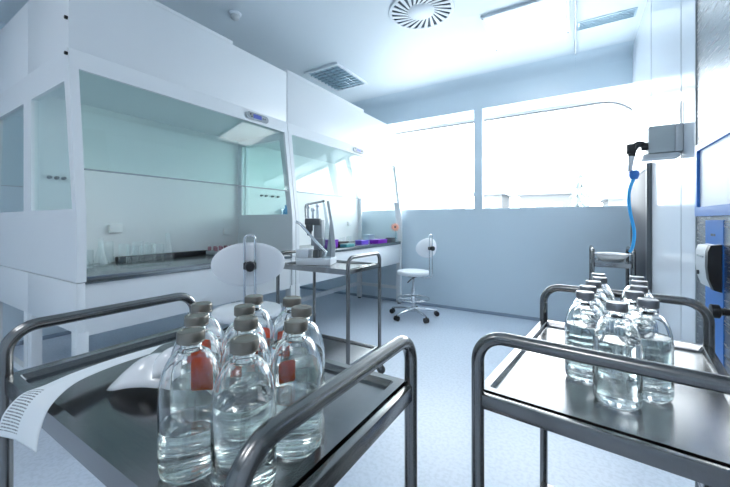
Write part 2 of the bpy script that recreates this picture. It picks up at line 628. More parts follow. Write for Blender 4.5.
def cap_mesh(mt):
    c = MB().lathe([(.0128, .1745), (.0172, .174), (.0182, .1755), (.0176, .177), (.0181, .1785), (.0180, .187), (.0168, .1895), (.0125, .190), (.0120, .1893), (0, .1893)], 40)
    return c


def label_patch(ang, width, z0, z1):
    m_ = MB()
    R_ = .0403
    n = 12
    for (ra, rb) in ((R_, R_ + .0003),):
        g = []
        for k in range(n + 1):
            a = ang + (k / n - .5) * width
            e = .0 if 0 < k < n else .003
            g.append([m_.bm.verts.new((q * math.cos(a), q * math.sin(a), z)) for q, z in ((ra, z0 + e), (rb, z0 + e), (rb, z1 - e), (ra, z1 - e))])
        for A, B in zip(g, g[1:]):
            for j in range(4):
                m_.bm.faces.new((A[j], A[(j + 1) % 4], B[(j + 1) % 4], B[j]))
        m_.bm.faces.new(g[0]); m_.bm.faces.new(list(reversed(g[-1])))
    return m_


def proto_bottle(name_liq, mat_liq, mat_cap, fill, loc, label, group, lab=None):
    r = thing('infusion_bottle', label, 'bottle', loc, 0, group)
    MB().lathe(shell_profile(), 56).build('glass_body', 'bottle_glass', r, smooth=60)
    MB().lathe(liquid_profile(fill), 56).build('liquid', mat_liq, r, smooth=60)
    cap_mesh(mat_cap).build('crimp_cap', mat_cap, r, smooth=35)
    if lab:
        label_patch(*lab).build('red_sticker', 'red_label', r)
    return r


zA = ZA - .0115
VIEW = math.atan2(.529, -.848)      # line of sight across the left trolley
A = [  # x, y, label, sticker (angle off the far side, width, z0, z1), fill
    (-0.4510, 0.2733, 'bottle on left trolley with the largest red sticker, front of its left column', (-.42, .85, .088, .140), .066),
    (-0.5163, 0.3222, 'bottle on left trolley, second in the left column, behind the big red sticker', (-.2, .8, .10, .14), .090),
    (-0.5820, 0.3730, 'bottle on left trolley, rearmost of the left column, cap against the handle bar', (.4, .8, .08, .12), .092),
    (-0.3605, 0.2897, 'nearest bottle of all, front of the middle column on the left trolley', (-.95, .40, .098, .112), .116),
    (-0.4357, 0.3533, 'bottle on left trolley, second in the middle column', (.5, .6, .08, .115), .100),
    (-0.5004, 0.4026, 'bottle on left trolley, third in the middle column, slightly left of line', (-.4, .6, .08, .115), .096),
    (-0.5516, 0.4660, 'bottle on left trolley, rearmost of the middle column below the chair backrest', (-.7, .6, .08, .115), .094),
    (-0.3604, 0.3845, 'bottle with a square red sticker low down, front of the right column, left trolley', (.40, .72, .080, .116), .080),
    (-0.4085, 0.4501, 'bottle on left trolley, second in the right column', (.9, .5, .08, .115), .100),
    (-0.4759, 0.4960, 'bottle on left trolley, rearmost of the right column below the capping machine', (.6, .5, .08, .115), .100),
]
for x, y, lb, st, fl in A:
    va = math.atan2(y, x)
    proto_bottle('liquid', 'green_liquid', 'cap_aluminium', fl, (x, y, zA), lb, 'red-labelled bottles on the left trolley', (va + st[0], st[1], st[2], st[3]))
zB = ZB - .0115
B = [
    (.073, .862, 'plain bottle nearest the camera on the right trolley, centre front'),
    (.020, .953, 'plain bottle on right trolley, front of the left column'),
    (.028, 1.040, 'plain bottle on right trolley, second in the left column'),
    (.043, 1.134, 'plain bottle on right trolley, third in the left column'),
    (.062, 1.222, 'plain bottle on right trolley, fourth in the left column'),
    (.063, 1.305, 'plain bottle on right trolley, rearmost of the left column'),
    (.132, .930, 'plain bottle on right trolley, front of the right column and rightmost'),
    (.119, 1.017, 'plain bottle on right trolley, second in the right column'),
    (.139, 1.108, 'plain bottle on right trolley, third in the right column'),
    (.153, 1.206, 'plain bottle on right trolley, fourth in the right column'),
    (.158, 1.297, 'plain bottle on right trolley, rearmost of the right column'),
]
pb = None
for k, (x, y, lb) in enumerate(B):
    if pb is None:
        pb = proto_bottle('liquid', 'blue_liquid', 'cap_aluminium_grey', .120, (x, y, zB), lb, 'plain clear bottles on the right trolley')
        pb.scale = (1.04, 1.04, 1.08)
    else:
        o = dup(pb); o.location = (x, y, zB); o['label'] = lb

# ------------------------------------------------------------------ printed sheet and film on the left trolley
U = [(-.846, .165, .781), (-.859, .175, .809), (-.86, .198, .834), (-.869, .233, .835), (-.887, .287, .836), (-.899, .373, .836), (-.894, .489, .836)]
Lw = [(-.735, .187, .779), (-.75, .195, .803), (-.769, .213, .831), (-.806, .255, .842), (-.83, .304, .842), (-.845, .36, .840), (-.851, .415, .838)]


def interp(pts, n):
    pts = [Vector(p) for p in pts]
    out = []
    for k in range(n + 1):
        q = k / n * (len(pts) - 1)
        i = min(int(q), len(pts) - 2); f = q - i
        p0 = pts[max(i - 1, 0)]; p1 = pts[i]; p2 = pts[i + 1]; p3 = pts[min(i + 2, len(pts) - 1)]
        out.append(0.5 * ((2 * p1) + (-p0 + p2) * f + (2 * p0 - 5 * p1 + 4 * p2 - p3) * f * f + (-p0 + 3 * p1 - 3 * p2 + p3) * f ** 3))
    return out


def sheet(name, rails, n, mt, th=.0005, parent=None):
    m_ = MB()
    bm_ = m_.bm
    R_ = [interp(r, n) for r in rails]
    K = 10
    cols = []
    for i in range(n + 1):
        cols.append(interp([r[i] for r in R_], K) if len(R_) > 2 else [R_[0][i].lerp(R_[1][i], k / K) for k in range(K + 1)])
    uvl = bm_.loops.layers.uv.new('UVMap')
    vs = [[bm_.verts.new(p) for p in c] for c in cols]
    idx = {v: (i / n, k / K) for i, c in enumerate(vs) for k, v in enumerate(c)}
    for i in range(n):
        for k in range(K):
            f = bm_.faces.new((vs[i][k], vs[i + 1][k], vs[i + 1][k + 1], vs[i][k + 1]))
            for lp in f.loops: lp[uvl].uv = idx[lp.vert]
    o = m_.build(name, mt, parent, smooth=80)
    md = o.modifiers.new('thickness', 'SOLIDIFY'); md.thickness = th
    return o


mid = [((Vector(a) + Vector(b_)) / 2 + Vector((0, 0, .006))) for a, b_ in zip(U, Lw)]
tag(sheet('printed_sheet', [U, mid, Lw], 40, 'printed_paper'), 'white sheet with small black print curling over the left trolley rim', 'paper')
pk = thing('plastic_wrap', 'crumpled white plastic wrap lying left of the red-labelled bottles', 'packaging', (0, 0, 0))


def leaf(c, ax, L_, W_, hgt, curl):
    c = Vector(c); ax = Vector((math.cos(ax), math.sin(ax), 0)); sd = Vector((-ax.y, ax.x, 0))
    rails = []
    for j in (-1, -.5, 0, .5, 1):
        rail = []
        for k in range(7):
            q = k / 6
            wd = W_ * math.sin(PI * min(.9, .012 + q * .80)) ** .36
            p = c + ax * (q * L_) + sd * (j * wd)
            p.z += hgt * math.sin(PI * q * .9 + .12) * (1 - .62 * j * j) + curl * q * q
            rail.append(tuple(p))
        rails.append(rail)
    return rails


zz = zA + .002
sheet('wrap_sheet', leaf((-.800, .318, zz), math.radians(36), .17, .058, .066, .00), 22, 'film_white', parent=pk)
sheet('wrap_sheet', leaf((-.745, .345, zz + .014), math.radians(40), .125, .044, .066, .01), 18, 'film_white', parent=pk)
sheet('wrap_sheet', leaf((-.735, .385, zz + .03), math.radians(48), .13, .030, .050, .03), 18, 'film_white', parent=pk)


# ------------------------------------------------------------------ lab stools
def stool(label, loc, face, zs, zbk, tilt=0):
    """face = direction the sitter looks (radians); local +x is the facing side"""
    r = thing('lab_stool', label, 'stool', loc, face, 'white lab stools')
    MB().lathe([(0, zs - .055), (.15, zs - .055), (.185, zs - .045), (.197, zs - .025), (.19, zs - .006), (.165, zs), (0, zs + .002)], 44).build('seat', 'seat_vinyl', r, smooth=70)
    MB().lathe([(0, zs - .075), (.07, zs - .075), (.09, zs - .056), (0, zs - .056)], 24).build('seat_plate', 'dark_grey', r)
    c = MB()
    c.tube([(0, 0, .10), (0, 0, zs * .62)], .022, n=18)
    c.tube([(0, 0, zs * .6), (0, 0, zs - .07)], .013, n=14)
    c.build('gas_column', 'chrome', r)
    # star base
    b_ = MB()
    b_.lathe([(0, .065), (.035, .065), (.04, .08), (.032, .115), (0, .12)], 24)
    for k in range(5):
        a = k * 2 * PI / 5 + .3
        d = Vector((math.cos(a), math.sin(a), 0))
        b_.tube([d * .02 + Vector((0, 0, .098)), d * .16 + Vector((0, 0, .088)), d * .285 + Vector((0, 0, .072))], .014, n=10, rr=[.019, .015, .011])
    b_.build('star_base', 'chrome', r)
    for k in range(5):
        a = k * 2 * PI / 5 + .3
        d = Vector((math.cos(a), math.sin(a), 0)); n_ = Vector((-d.y, d.x, 0))
        p = d * .285
        cs = MB()
        cs.tube([p + Vector((0, 0, .074)), p + Vector((0, 0, .05))], .007, n=10)
        cs.tube([p - n_ * .024 + Vector((0, 0, .032)), p - n_ * .006 + Vector((0, 0, .032))], .029, n=20)
        cs.tube([p + n_ * .006 + Vector((0, 0, .032)), p + n_ * .024 + Vector((0, 0, .032))], .029, n=20)
        cs.tube([p - n_ * .007 + Vector((0, 0, .032)), p + n_ * .007 + Vector((0, 0, .032))], .010, n=10)
        cs.build('caster', 'black_plastic', r)
    zr = zs * .40
    f = MB()
    f.tube([(math.cos(a_ * PI / 16) * .19, math.sin(a_ * PI / 16) * .19, zr) for a_ in range(32)], .009, n=10, closed=True)
    for k in range(3):
        a = k * 2 * PI / 3 + PI / 3
        f.tube([(.02 * math.cos(a), .02 * math.sin(a), zr), (.19 * math.cos(a), .19 * math.sin(a), zr)], .007, n=8)
    f.lathe([(.02, zr - .03), (.028, zr - .03), (.028, zr + .03), (.02, zr + .03)], 20)
    f.build('foot_ring', 'chrome', r)
    # U-shaped back bar, open end bolted below the seat
    xb = -.262
    u = MB()
    s_ = .026
    top = zbk + .155
    u.tube(bend([(-.06, -s_, zs - .062), (xb, -s_, zs - .065), (xb, -s_, zs + .05), (xb, -s_, top), (xb, s_, top), (xb, s_, zs + .05), (xb, s_, zs - .065), (-.06, s_, zs - .062)], .05), .0065, n=12)
    u.build('back_bar', 'chrome', r)
    # oval backrest, a little dished
    bk = MB()
    prof = []
    n_, mlev = 40, 7
    ry, rz_ = .188, .116
    fr, bkf = [], []
    for side, lst in ((1, fr), (-1, bkf)):
        for j in range(mlev):
            q = j / (mlev - 1) * PI / 2
            sc = math.cos(q)
            th = math.sin(q) * .018
            ring = []
            for k in range(n_):
                a = 2 * PI * k / n_
                yy, z_ = ry * (.0001 + sc) * math.cos(a), rz_ * (.0001 + sc) * math.sin(a)
                ring.append(bk.bm.verts.new((xb + .032 + side * th + yy * yy * .9, yy, zbk + z_)))
            lst.append(ring)
        for P_, Q_ in zip(lst, lst[1:]):
            for k in range(n_):
                bk.bm.faces.new((P_[k], P_[(k + 1) % n_], Q_[(k + 1) % n_], Q_[k]))
    bmesh.ops.remove_doubles(bk.bm, verts=bk.bm.verts, dist=.0003)
    bk.build('backrest', 'seat_vinyl', r, smooth=80)
    kb = MB()
    kb.box(xb - .012, xb + .016, -.032, .032, zbk - .022, zbk + .014, bev=.004)
    kb.lathe([(0, -.012), (.020, -.012), (.026, -.017), (.027, -.036), (.022, -.044), (0, -.045)], 12, (xb, 0, zbk - .004), 'x')
    kb.build('clamp_knob', 'black_plastic', r)
    lv = MB()
    lv.tube([(-.02, 0, zs - .085), (-.05, .10, zs - .09), (-.06, .17, zs - .12)], .006, n=8)
    lv.build('height_lever', 'black_plastic', r)
    return r


stool('white lab stool seen from behind, its oval backrest above the left trolley bottles', (-1.64, 1.34, 0), math.atan2(.6, -.8), .645, .925)
stool('white lab stool far back in front of the window wall, at the hood end', (-1.66, 3.80, 0), math.atan2(.3, -.95), .56, .845)


# ------------------------------------------------------------------ fume hoods
def hood(label, y0, y1, xr, xl, sgn, panel_y, outlets, far_glass=False, topsteps=(), zsh=1.415):
    """xr = lip plane, xl = rear plane; sgn = +1 opens to +X"""
    r = thing('fume_hood', label, 'fume hood', ((xr + xl) / 2, (y0 + y1) / 2, 0), 0, 'white fume hoods')
    ox, oy = (xr + xl) / 2, (y0 + y1) / 2
    D = abs(xr - xl)

    def X(d):                      # distance d behind the lip plane
        return xr - sgn * d - ox
    a, b_ = y0 - oy, y1 - oy
    HD = .10                       # header front sits this far back
    zw = .865

    def bx(m_, d0, d1, ya, yb, z0, z1, bev=0):
        m_.box(min(X(d0), X(d1)), max(X(d0), X(d1)), ya, yb, z0, z1, bev=bev)
        return m_
    T = .035
    # header
    bx(MB(), HD, D, a, b_, 2.03, 2.47, .004).build('header', 'cabinet_white', r)
    v = MB()
    v.prism([(X(HD - .014), 1.93), (X(D), 1.93), (X(D), 2.03), (X(HD), 2.03), (X(HD), 2.026)], 'y', a, b_)
    v.build('visor', 'cabinet_white', r)
    for (t0, t1, h_) in topsteps:
        bx(MB(), HD + .001, D - .05, t0 - oy, t1 - oy, 2.47, 2.47 + h_, .003).build('top_cover', 'cabinet_white', r)
    if panel_y and y0 < 1:
        for z_ in (2.0, 2.18):
            MB().lathe([(0, 0), (.009, 0), (.009, -.012), (0, -.013)], 12, (X(HD) - .014, a, z_), 'y').build('bolt', 'black_plastic', r)
    # rear panel
    bx(MB(), D - .02, D, a + T, b_ - T, .56, 1.93).build('back_panel', 'cabinet_inner', r)
    # side panels with slanted windows
    for yy, nm in ((a, 0), (b_ - T, 1)):
        if nm == 1 and far_glass:
            zlow = zw + .02
        else:
            zlow = 1.20
        s_ = MB()
        if zlow == 1.20:
            bx(s_, 0, D, yy, yy + T, .85, 1.20)
        front = lambda z: 0 + HD * max(0, (z - 1.17) / .76)
        P_ = lambda d, z: (X(d), z)
        outer = [P_(D, zlow), P_(front(zlow), zlow), P_(front(1.93), 1.93), P_(D, 1.93)]
        inner = [P_(D - .07, zlow + .012), P_(front(zlow) + .05, zlow + .012), P_(front(1.93) + .055, 1.87), P_(D - .07, 1.87)]
        s_.ring_plate(outer, inner, 'y', yy, yy + T)
        sp_ = s_.build('side_panel', 'cabinet_white', r)
        MB().prism(inner, 'y', yy + .014, yy + .019).build('side_window', 'side_pane' if not (nm and far_glass) else 'clear_pane', sp_)
        # apron below the side
        bx(MB(), .0, D, yy, yy + T, .60, .845, .002).build('side_apron', 'cabinet_white', r)
    # front posts
    for yy in (a, b_ - .038):
        p = MB()
        p.prism([(X(-.006), .85), (X(-.006), 1.17), (X(HD - .012), 1.93), (X(HD + .03), 1.93), (X(.035), 1.17), (X(.035), .85)], 'y', yy + (-.002 if yy == a else 0), yy + (.038 if yy == a else .040))
        p.build('front_post', 'cabinet_white', r)
    # sash
    s_ = MB()
    f0 = HD * (zsh - 1.17) / .76
    s_.prism([(X(f0 + .006), zsh), (X(HD + .004), 1.93), (X(HD + .010), 1.93), (X(f0 + .012), zsh)], 'y', a + .045, b_ - .045)
    s_.build('front_sash', 'tinted_sash', r)
    s2 = MB()
    s2.prism([(X(f0 + .004), zsh - .004), (X(f0 + .006), zsh + .004), (X(f0 + .013), zsh + .004), (X(f0 + .014), zsh - .004)], 'y', a + .045, b_ - .045)
    s2.build('sash_edge', 'mid_grey', r)
    # worktop and apron
    w_ = MB()
    bx(w_, .0, D - .02, a + T, b_ - T, .835, zw, .004)
    bx(w_, .0, .012, a + T, b_ - T, zw, zw + .008)
    w_.build('worktop', 'worktop_steel', r)
    bx(MB(), .012, .032, a + T, b_ - T, .575, .834, .002).build('front_apron', 'cabinet_white', r)
    # legs and stretchers
    for yy in (a, b_ - .05):
        for d0 in (.0, D - .07):
            l_ = MB()
            bx(l_, d0, d0 + .065, yy, yy + .05, .02, .60 if True else .8, .002)
            lg = l_.build('leg', 'cabinet_white', r)
            MB().lathe([(0, 0), (.024, 0), (.022, .012), (.008, .014), (.008, .022), (0, .022)], 16, ((X(d0) + X(d0 + .065)) / 2, yy + .025, 0)).build('foot', 'dark_grey', lg)
        bx(MB(), .065, D - .07, yy + .01, yy + .04, .20, .24).build('stretcher', 'cabinet_white', r)
    bx(MB(), D - .06, D - .03, a + .05, b_ - .05, .20, .25).build('stretcher', 'cabinet_white', r)
    # control panel on the visor
    if panel_y:
        yc = panel_y - oy
        k_ = MB()
        xf = X(HD - .014)
        outl = rrect(yc - .11, yc + .11, 1.952, 2.006, (.026,) * 4, 6)
        k_.prism(outl, 'x', min(xf, xf + sgn * .007) - .0, max(xf, xf + sgn * .007))
        cp = k_.build('control_panel', 'mid_grey', r)
        xs = xf + sgn * .007
        MB().prism(rrect(yc - .045, yc + .038, 1.965, 1.996, (.003,) * 4, 2), 'x', min(xs, xs + sgn * .001), max(xs, xs + sgn * .001)).build('display', 'lcd_blue', cp)
        for dy, z_ in ((-.072, 1.988), (-.060, 1.972), (.052, 1.98), (.072, 1.98)):
            MB().lathe([(0, 0), (.006, 0), (.006, .002), (0, .002)], 12, (xs - (.002 if sgn < 0 else 0), yc + dy, z_), 'x').build('button', 'black_plastic', cp)
    # service outlets along the rear panel
    xb_ = X(D - .02)
    for i_, (yo, zo, kind) in enumerate(outlets):
        yo -= oy
        if kind == 'tap':
            MB().lathe([(0, 0), (.011, 0), (.011, .014), (.008, .02), (.008, .03), (0, .031)], 16, (xb_, yo, zo), 'x').build('gas_outlet', 'dark_grey', r)
        else:
            MB().box(min(xb_, xb_ + sgn * .03), max(xb_, xb_ + sgn * .03), yo - .04, yo + .04, zo - .03, zo + .03, bev=.006).build('socket_box', 'cabinet_inner', r)
    return r


hood('large white fume hood at left, glassware on its worktop, blue display nearest the camera', .672, 2.195, -2.07, -2.80, 1, 1.857,
     [(.765, 1.425, 'tap'), (.80, 1.425, 'tap'), (.835, 1.425, 'tap'), (1.12, 1.10, 'box'), (2.03, 1.06, 'box')], topsteps=((.674, 1.075, .045), (1.076, 1.64, .025)))
hood('white fume hood next to the windows with purple boxes on its worktop', 2.205, 4.34, -2.07, -2.80, 1, 3.345,
     [(2.44, 1.42, 'tap'), (2.50, 1.42, 'tap'), (2.59, 1.42, 'tap'), (2.67, 1.42, 'tap'), (4.05, 1.12, 'box')], far_glass=True, topsteps=((2.206, 3.49, .03),))
hood('white fume hood standing back to back behind the large one, at the left edge', .672, 2.195, -3.62, -2.8005, -1, None, [], topsteps=())


# glassware and boxes in the hoods -------------------------------------------
ZW = .866


def beaker(x, y, r_, h, label, name='beaker', grp='glass beakers on the hood worktop'):
    o = MB().lathe([(0, 0), (r_ * .93, 0), (r_, .006), (r_, h - .004), (r_ * 1.07, h), (r_ * 1.0, h - .001), (r_ - .0015, h - .008), (r_ - .0015, .006), (0, .004)], 28).build(name, 'thin_glassware', smooth=60)
    o.location = (x, y, ZW)
    return tag(o, label, 'glassware', grp)


def flask(x, y, label, s=1):
    o = MB().lathe([(0, 0), (.045 * s, 0), (.05 * s, .008), (.045 * s, .03 * s), (.018 * s, .13 * s), (.017 * s, .19 * s), (.022 * s, .195 * s), (.016 * s, .194 * s), (.015 * s, .13 * s), (.043 * s, .03 * s), (.046 * s, .006), (0, .004)], 28).build('flask', 'thin_glassware', smooth=60)
    o.location = (x, y, ZW)
    return tag(o, label, 'glassware', 'glass flasks in the hood')


flask(-2.70, .90, 'tall glass flask nearest the side window post, in the large hood')
flask(-2.60, .97, 'glass flask in the large hood, front of the leftmost cluster', .9)
beaker(-2.68, 1.03, .042, .15, 'tall beaker at the right of the leftmost glass cluster')
beaker(-2.54, .87, .038, .11, 'low beaker nearest the front, left end of the large hood')
for k, (x, y, h) in enumerate([(-2.66, 1.13, .13), (-2.58, 1.145, .12), (-2.66, 1.215, .14), (-2.58, 1.23, .12), (-2.66, 1.30, .13), (-2.58, 1.315, .12)]):
    beaker(x, y, .036, h, '%s beaker of the %s row in the middle glass cluster, large hood' % (('left', 'centre', 'right')[k // 2], ('rear', 'front')[k % 2]))
flask(-2.65, 1.42, 'narrow glass flask standing alone right of the beaker cluster', 1.0)
o = MB().box(-.06, .06, -.34, .34, 0, .034, bev=.004).build('instrument_case', 'black_plastic'); o.location = (-2.80, 1.44, ZW)
o.location.x = -2.84 + .03
# keep the case behind the beakers
o.scale = (.45, 1, 1); o.location = (-2.745, 1.46, ZW)
tag(o, 'long flat black case lying behind the beakers in the large hood', 'case')
rk = thing('tube_tray', 'shallow tray of pinkish vials at the right end of the large hood', 'tray', (-2.66, 1.94, ZW))
MB().box(-.09, .09, -.16, .16, 0, .03, bev=.004).build('tray_body', 'mid_grey', rk)
for k in range(12):
    MB().lathe([(0, 0), (.014, 0), (.014, .03), (.011, .036), (0, .036)], 12, (-.05 + (k % 2) * .09, -.13 + (k // 2) * .052, .03)).build('vial', 'pinkish_plastic', rk)


def lidded(x, y, wx, wy_, h, mt, label, cat='box', grp='plastic boxes on the hood worktop'):
    r = thing('plastic_box', label, cat, (x, y, ZW), 0, grp)
    MB().box(-wx / 2, wx / 2, -wy_ / 2, wy_ / 2, 0, h * .72, bev=.004).build('box_body', mt, r)
    MB().box(-wx / 2 - .004, wx / 2 + .004, -wy_ / 2 - .004, wy_ / 2 + .004, h * .722, h, bev=.004).build('lid', mt, r)
    return r


lidded(-2.30, 2.98, .12, .16, .085, 'purple_plastic', 'large bright purple box at left on the far hood worktop')
lidded(-2.33, 3.20, .14, .18, .055, 'black_plastic', 'flat black box between the purple boxes')
lidded(-2.17, 3.14, .09, .16, .035, 'teal_plastic', 'low teal box at the front edge of the far hood')
lidded(-2.28, 3.62, .10, .16, .05, 'violet_plastic', 'small blue-violet box in the middle of the far hood')
lidded(-2.20, 3.90, .13, .24, .05, 'purple_plastic', 'long dark purple box at the right on the far hood')
lidded(-2.13, 4.11, .08, .12, .065, 'dark_grey', 'small dark grey box at the right end of the far hood')
beaker(-2.42, 3.38, .034, .09, 'small beaker beside the flat black box, far hood')
beaker(-2.40, 3.50, .034, .10, 'small beaker left of the blue-violet box, far hood')
lidded(-2.36, 3.92, .09, .15, .11, 'louvre_metal', 'pale blue block behind the long purple box')
# a flower in a glass
fl = thing('flower_vase', 'orange-pink flower in a clear glass at the hood end by the window', 'flower', (-2.115, 4.225, ZW))
MB().lathe([(0, 0), (.028, 0), (.03, .004), (.03, .12), (.0285, .12), (.028, .006), (0, .005)], 24).build('vase', 'thin_glassware', fl, smooth=60)
MB().tube([(0, 0, .01), (.01, .0, .12), (.0, -.01, .20)], .003, n=8).build('stem', 'teal_plastic', fl)
ft = MB()
nrm = Vector((.55, -.8, .25)).normalized(); u1 = nrm.cross(Vector((0, 0, 1))).normalized(); u2 = nrm.cross(u1)
cen = Vector((0, -.01, .205))
for k in range(14):
    a = k * 2 * PI / 14
    d = u1 * math.cos(a) + u2 * math.sin(a); e = nrm.cross(d)
    ft.tube([cen + d * .01, cen + d * .035 + nrm * .006, cen + d * .060], .01, n=6, rr=[.005, .011, .004])
ft.build('petals', 'petal_orange', fl)
MB().tube([cen - nrm * .004, cen + nrm * .012], .014, n=14).build('flower_centre', 'dark_grey', fl)
# wash bottle hung on the rear panel of the second hood
wbt = thing('wash_bottle', 'blue wash bottle in a steel holder seen through the hood side glass', 'bottle', (-2.716, 2.74, 1.17))
MB().lathe([(0, 0), (.036, 0), (.038, .006), (.038, .10), (.014, .13), (.014, .145), (.017, .145), (.017, .16), (0, .162)], 24).build('bottle_body', 'blue_plastic', wbt)
MB().tube(bend([(0, 0, .16), (0, 0, .20), (.05, 0, .19)], .02), .003, n=8).build('spout', 'button_grey', wbt)
hb = MB()
hb.tube([(math.cos(k * PI / 12) * .042, math.sin(k * PI / 12) * .042, .05) for k in range(24)], .003, n=6, closed=True)
hb.box(-.062, -.058, -.02, .02, -.01, .12); hb.box(-.06, .04, -.015, .015, -.006, -.001)
hb.tube([(-.06, 0, .05), (-.04, 0, .05)], .004, n=6)
hb.build('holder', 'chrome', wbt)

# ------------------------------------------------------------------ capping machine on the middle trolley
ZC = .8235
cm = thing('capping_machine', 'grey bench-top capping machine with a lever, on the trolley by the hoods', 'machine', (-1.700, 2.035, ZC), math.radians(22))
MB().box(-.13, .14, -.09, .09, 0, .05, bev=.006).build('base', 'vent_white', cm)
MB().box(-.13, -.035, -.09, .07, .051, .115, bev=.006).build('control_housing', 'vent_white', cm)
c = MB(); c.box(-.012, .055, -.03, .045, .051, .34, bev=.006); c.box(-.03, .065, -.04, .03, .14, .20, bev=.006); c.build('column', 'mid_grey', cm)
c = MB(); c.box(-.005, .05, -.065, -.042, .055, .115, bev=.005); c.lathe([(0, .055), (.026, .055), (.026, .10), (.018, .115), (0, .115)], 20, (.02, -.06, 0)); c.build('turntable', 'dark_grey', cm)
c = MB(); c.box(-.075, .045, -.055, -.005, .30, .35, bev=.008); c.lathe([(0, .22), (.016, .22), (.02, .25), (.027, .26), (.027, .30), (0, .30)], 20, (-.045, -.03, 0)); c.build('capping_head', 'dark_grey', cm)
for (dx, dy, h_) in ((-.055, -.03, .075), (-.02, -.02, .055), (.02, -.03, .085)):
    c = MB()
    c.tube([(dx, dy, .351), (dx, dy, .351 + h_)], .009, n=14)
    c.lathe([(0, 0), (.014, 0), (.016, .008), (.014, .022), (0, .024)], 16, (dx, dy, .351 + h_))
    c.build('adjusting_knob', 'chrome', cm)
c = MB(); c.tube(bend([(-.08, -.01, .35), (-.085, -.01, .455), (.075, -.01, .485)], .02), .008, n=10); c.build('top_bracket', 'brushed_steel', cm)
c = MB()
P4 = [(.066, .051), (.135, .051), (.140, .13), (.125, .28), (.088, .488), (.068, .488), (.095, .33), (.085, .20)]
c.prism(P4, 'y', .050, .056)
c.build('side_plate', 'button_grey', cm)
MB().prism(P4, 'y', -.072, -.067).build('guard_plate', 'clear_guard', cm)
c = MB(); c.tube(bend([(-.125, -.10, .325), (-.09, -.10, .31), (.0, -.10, .21), (.105, -.10, .10)], .04), .010, n=14); c.tube([(.105, -.10, .10), (.105, -.06, .10)], .011, n=12); c.tube([(.105, -.06, .10), (.03, -.03, .12)], .008, n=10); c.build('lever', 'chrome', cm)

# small tubing hanging beside the trolley
# ------------------------------------------------------------------ ceiling fittings
ZCL = H - .001


def lum(name, label, x0, x1, y0, y1, lit, cat, grp=None, dm='lamp_diffuser'):
    r = thing(name, label, cat, ((x0 + x1) / 2, (y0 + y1) / 2, ZCL), 0, grp)
    a, b_ = (x1 - x0) / 2, (y1 - y0) / 2
    MB().ring_plate(rrect(-a, a, -b_, b_, (.004,) * 4, 2), rrect(-a + .03, a - .03, -b_ + .03, b_ - .03, (.004,) * 4, 2), 'z', -.022, 0).build('frame', 'vent_white', r)
    if lit:
        MB().box(-a + .03, a - .03, -b_ + .03, b_ - .03, -.014, -.006).build('diffuser', dm, r)
        for sx in (-1, 1):
            for sy in (-1, 1):
                MB().lathe([(0, 0), (.008, 0), (.007, -.004), (0, -.005)], 10, (sx * (a - .014), sy * (b_ - .014), -.022)).build('screw', 'mid_grey', r)
    else:
        MB().box(-a + .03, a - .03, -b_ + .03, b_ - .03, -.006, -.002).build('backing', 'louvre_metal', r)
        for k in range(1, 5):
            xx = -a + .03 + (2 * a - .06) * k / 5
            MB().box(xx - .004, xx + .004, -b_ + .03, b_ - .03, -.022, -.006).build('louvre', 'chrome', r)
        for k in range(1, 9):
            yy = -b_ + .03 + (2 * b_ - .06) * k / 9
            MB().box(-a + .03, a - .03, yy - .004, yy + .004, -.022, -.006).build('louvre', 'louvre_metal', r)
    return r


lum('ceiling_light', 'lit square ceiling light panel in front of the right window', -.706, -.04, 3.07, 3.735, True, 'light', 'square ceiling lights')
lum('ceiling_light', 'unlit ceiling light with a silvery louvre grid above the fume hoods', -2.78, -2.28, 3.10, 3.77, False, 'light')
for (x, y, lb) in ((-.5, -.9, 'added square fill light behind the camera, over the right trolley side'), (-2.5, -.9, 'added square fill light behind the camera, on the fume hood side')):  # unseen panels added to brighten the left side and foreground
    lum('ceiling_light', lb, x - .33, x + .33, y - .33, y + .33, True, 'light', 'fill lights added behind the camera', 'fill_diffuser')

sd = thing('smoke_detector', 'small round smoke detector on the ceiling above the large fume hood', 'smoke detector', (-2.5, 1.91, ZCL))
MB().lathe([(0, 0), (.052, 0), (.052, -.012), (.044, -.02), (0, -.02)], 28).build('mounting_base', 'vent_white', sd)
MB().lathe([(0, -.02), (.036, -.02), (.034, -.045), (.022, -.055), (0, -.056)], 28).build('sensor_head', 'button_grey', sd)

sw = thing('air_diffuser', 'round swirl air diffuser with dark slots in the ceiling', 'air vent', (-1.117, 2.72, ZCL))
MB().lathe([(0, -.004), (.262, -.004), (.262, -.001), (0, -.001)], 56).build('slot_backing', 'vent_dark', sw)
f = MB()
f.lathe([(.250, -.004), (.250, -.014), (.272, -.012), (.278, -.002), (.272, 0), (.250, 0)], 64)
f.lathe([(0, -.020), (.10, -.020), (.112, -.014), (.112, -.004), (0, -.004)], 48)
f.build('face_plate', 'vent_white', sw)
for k in range(24):
    a0 = k * 2 * PI / 24
    bl = MB()
    P4 = []
    for (rr_, da) in ((.106, 0), (.106, .16), (.252, .42 + .135), (.252, .42)):
        P4.append((rr_ * math.cos(a0 + da), rr_ * math.sin(a0 + da)))
    bl.prism(P4, 'z', -.013, -.009)
    bl.build('blade', 'vent_white', sw)

lv = thing('linear_vent', 'narrow blue-grey slot vent in the ceiling beside the right wall', 'air vent', (.235, 3.70, ZCL))
MB().box(-.215, .215, -.075, .075, -.006, 0, bev=.002).build('vent_body', 'louvre_metal', lv)
for k in range(5):
    MB().box(-.20, .20, -.056 + k * .027, -.052 + k * .027, -.012, -.006).build('slat', 'louvre_metal', lv)
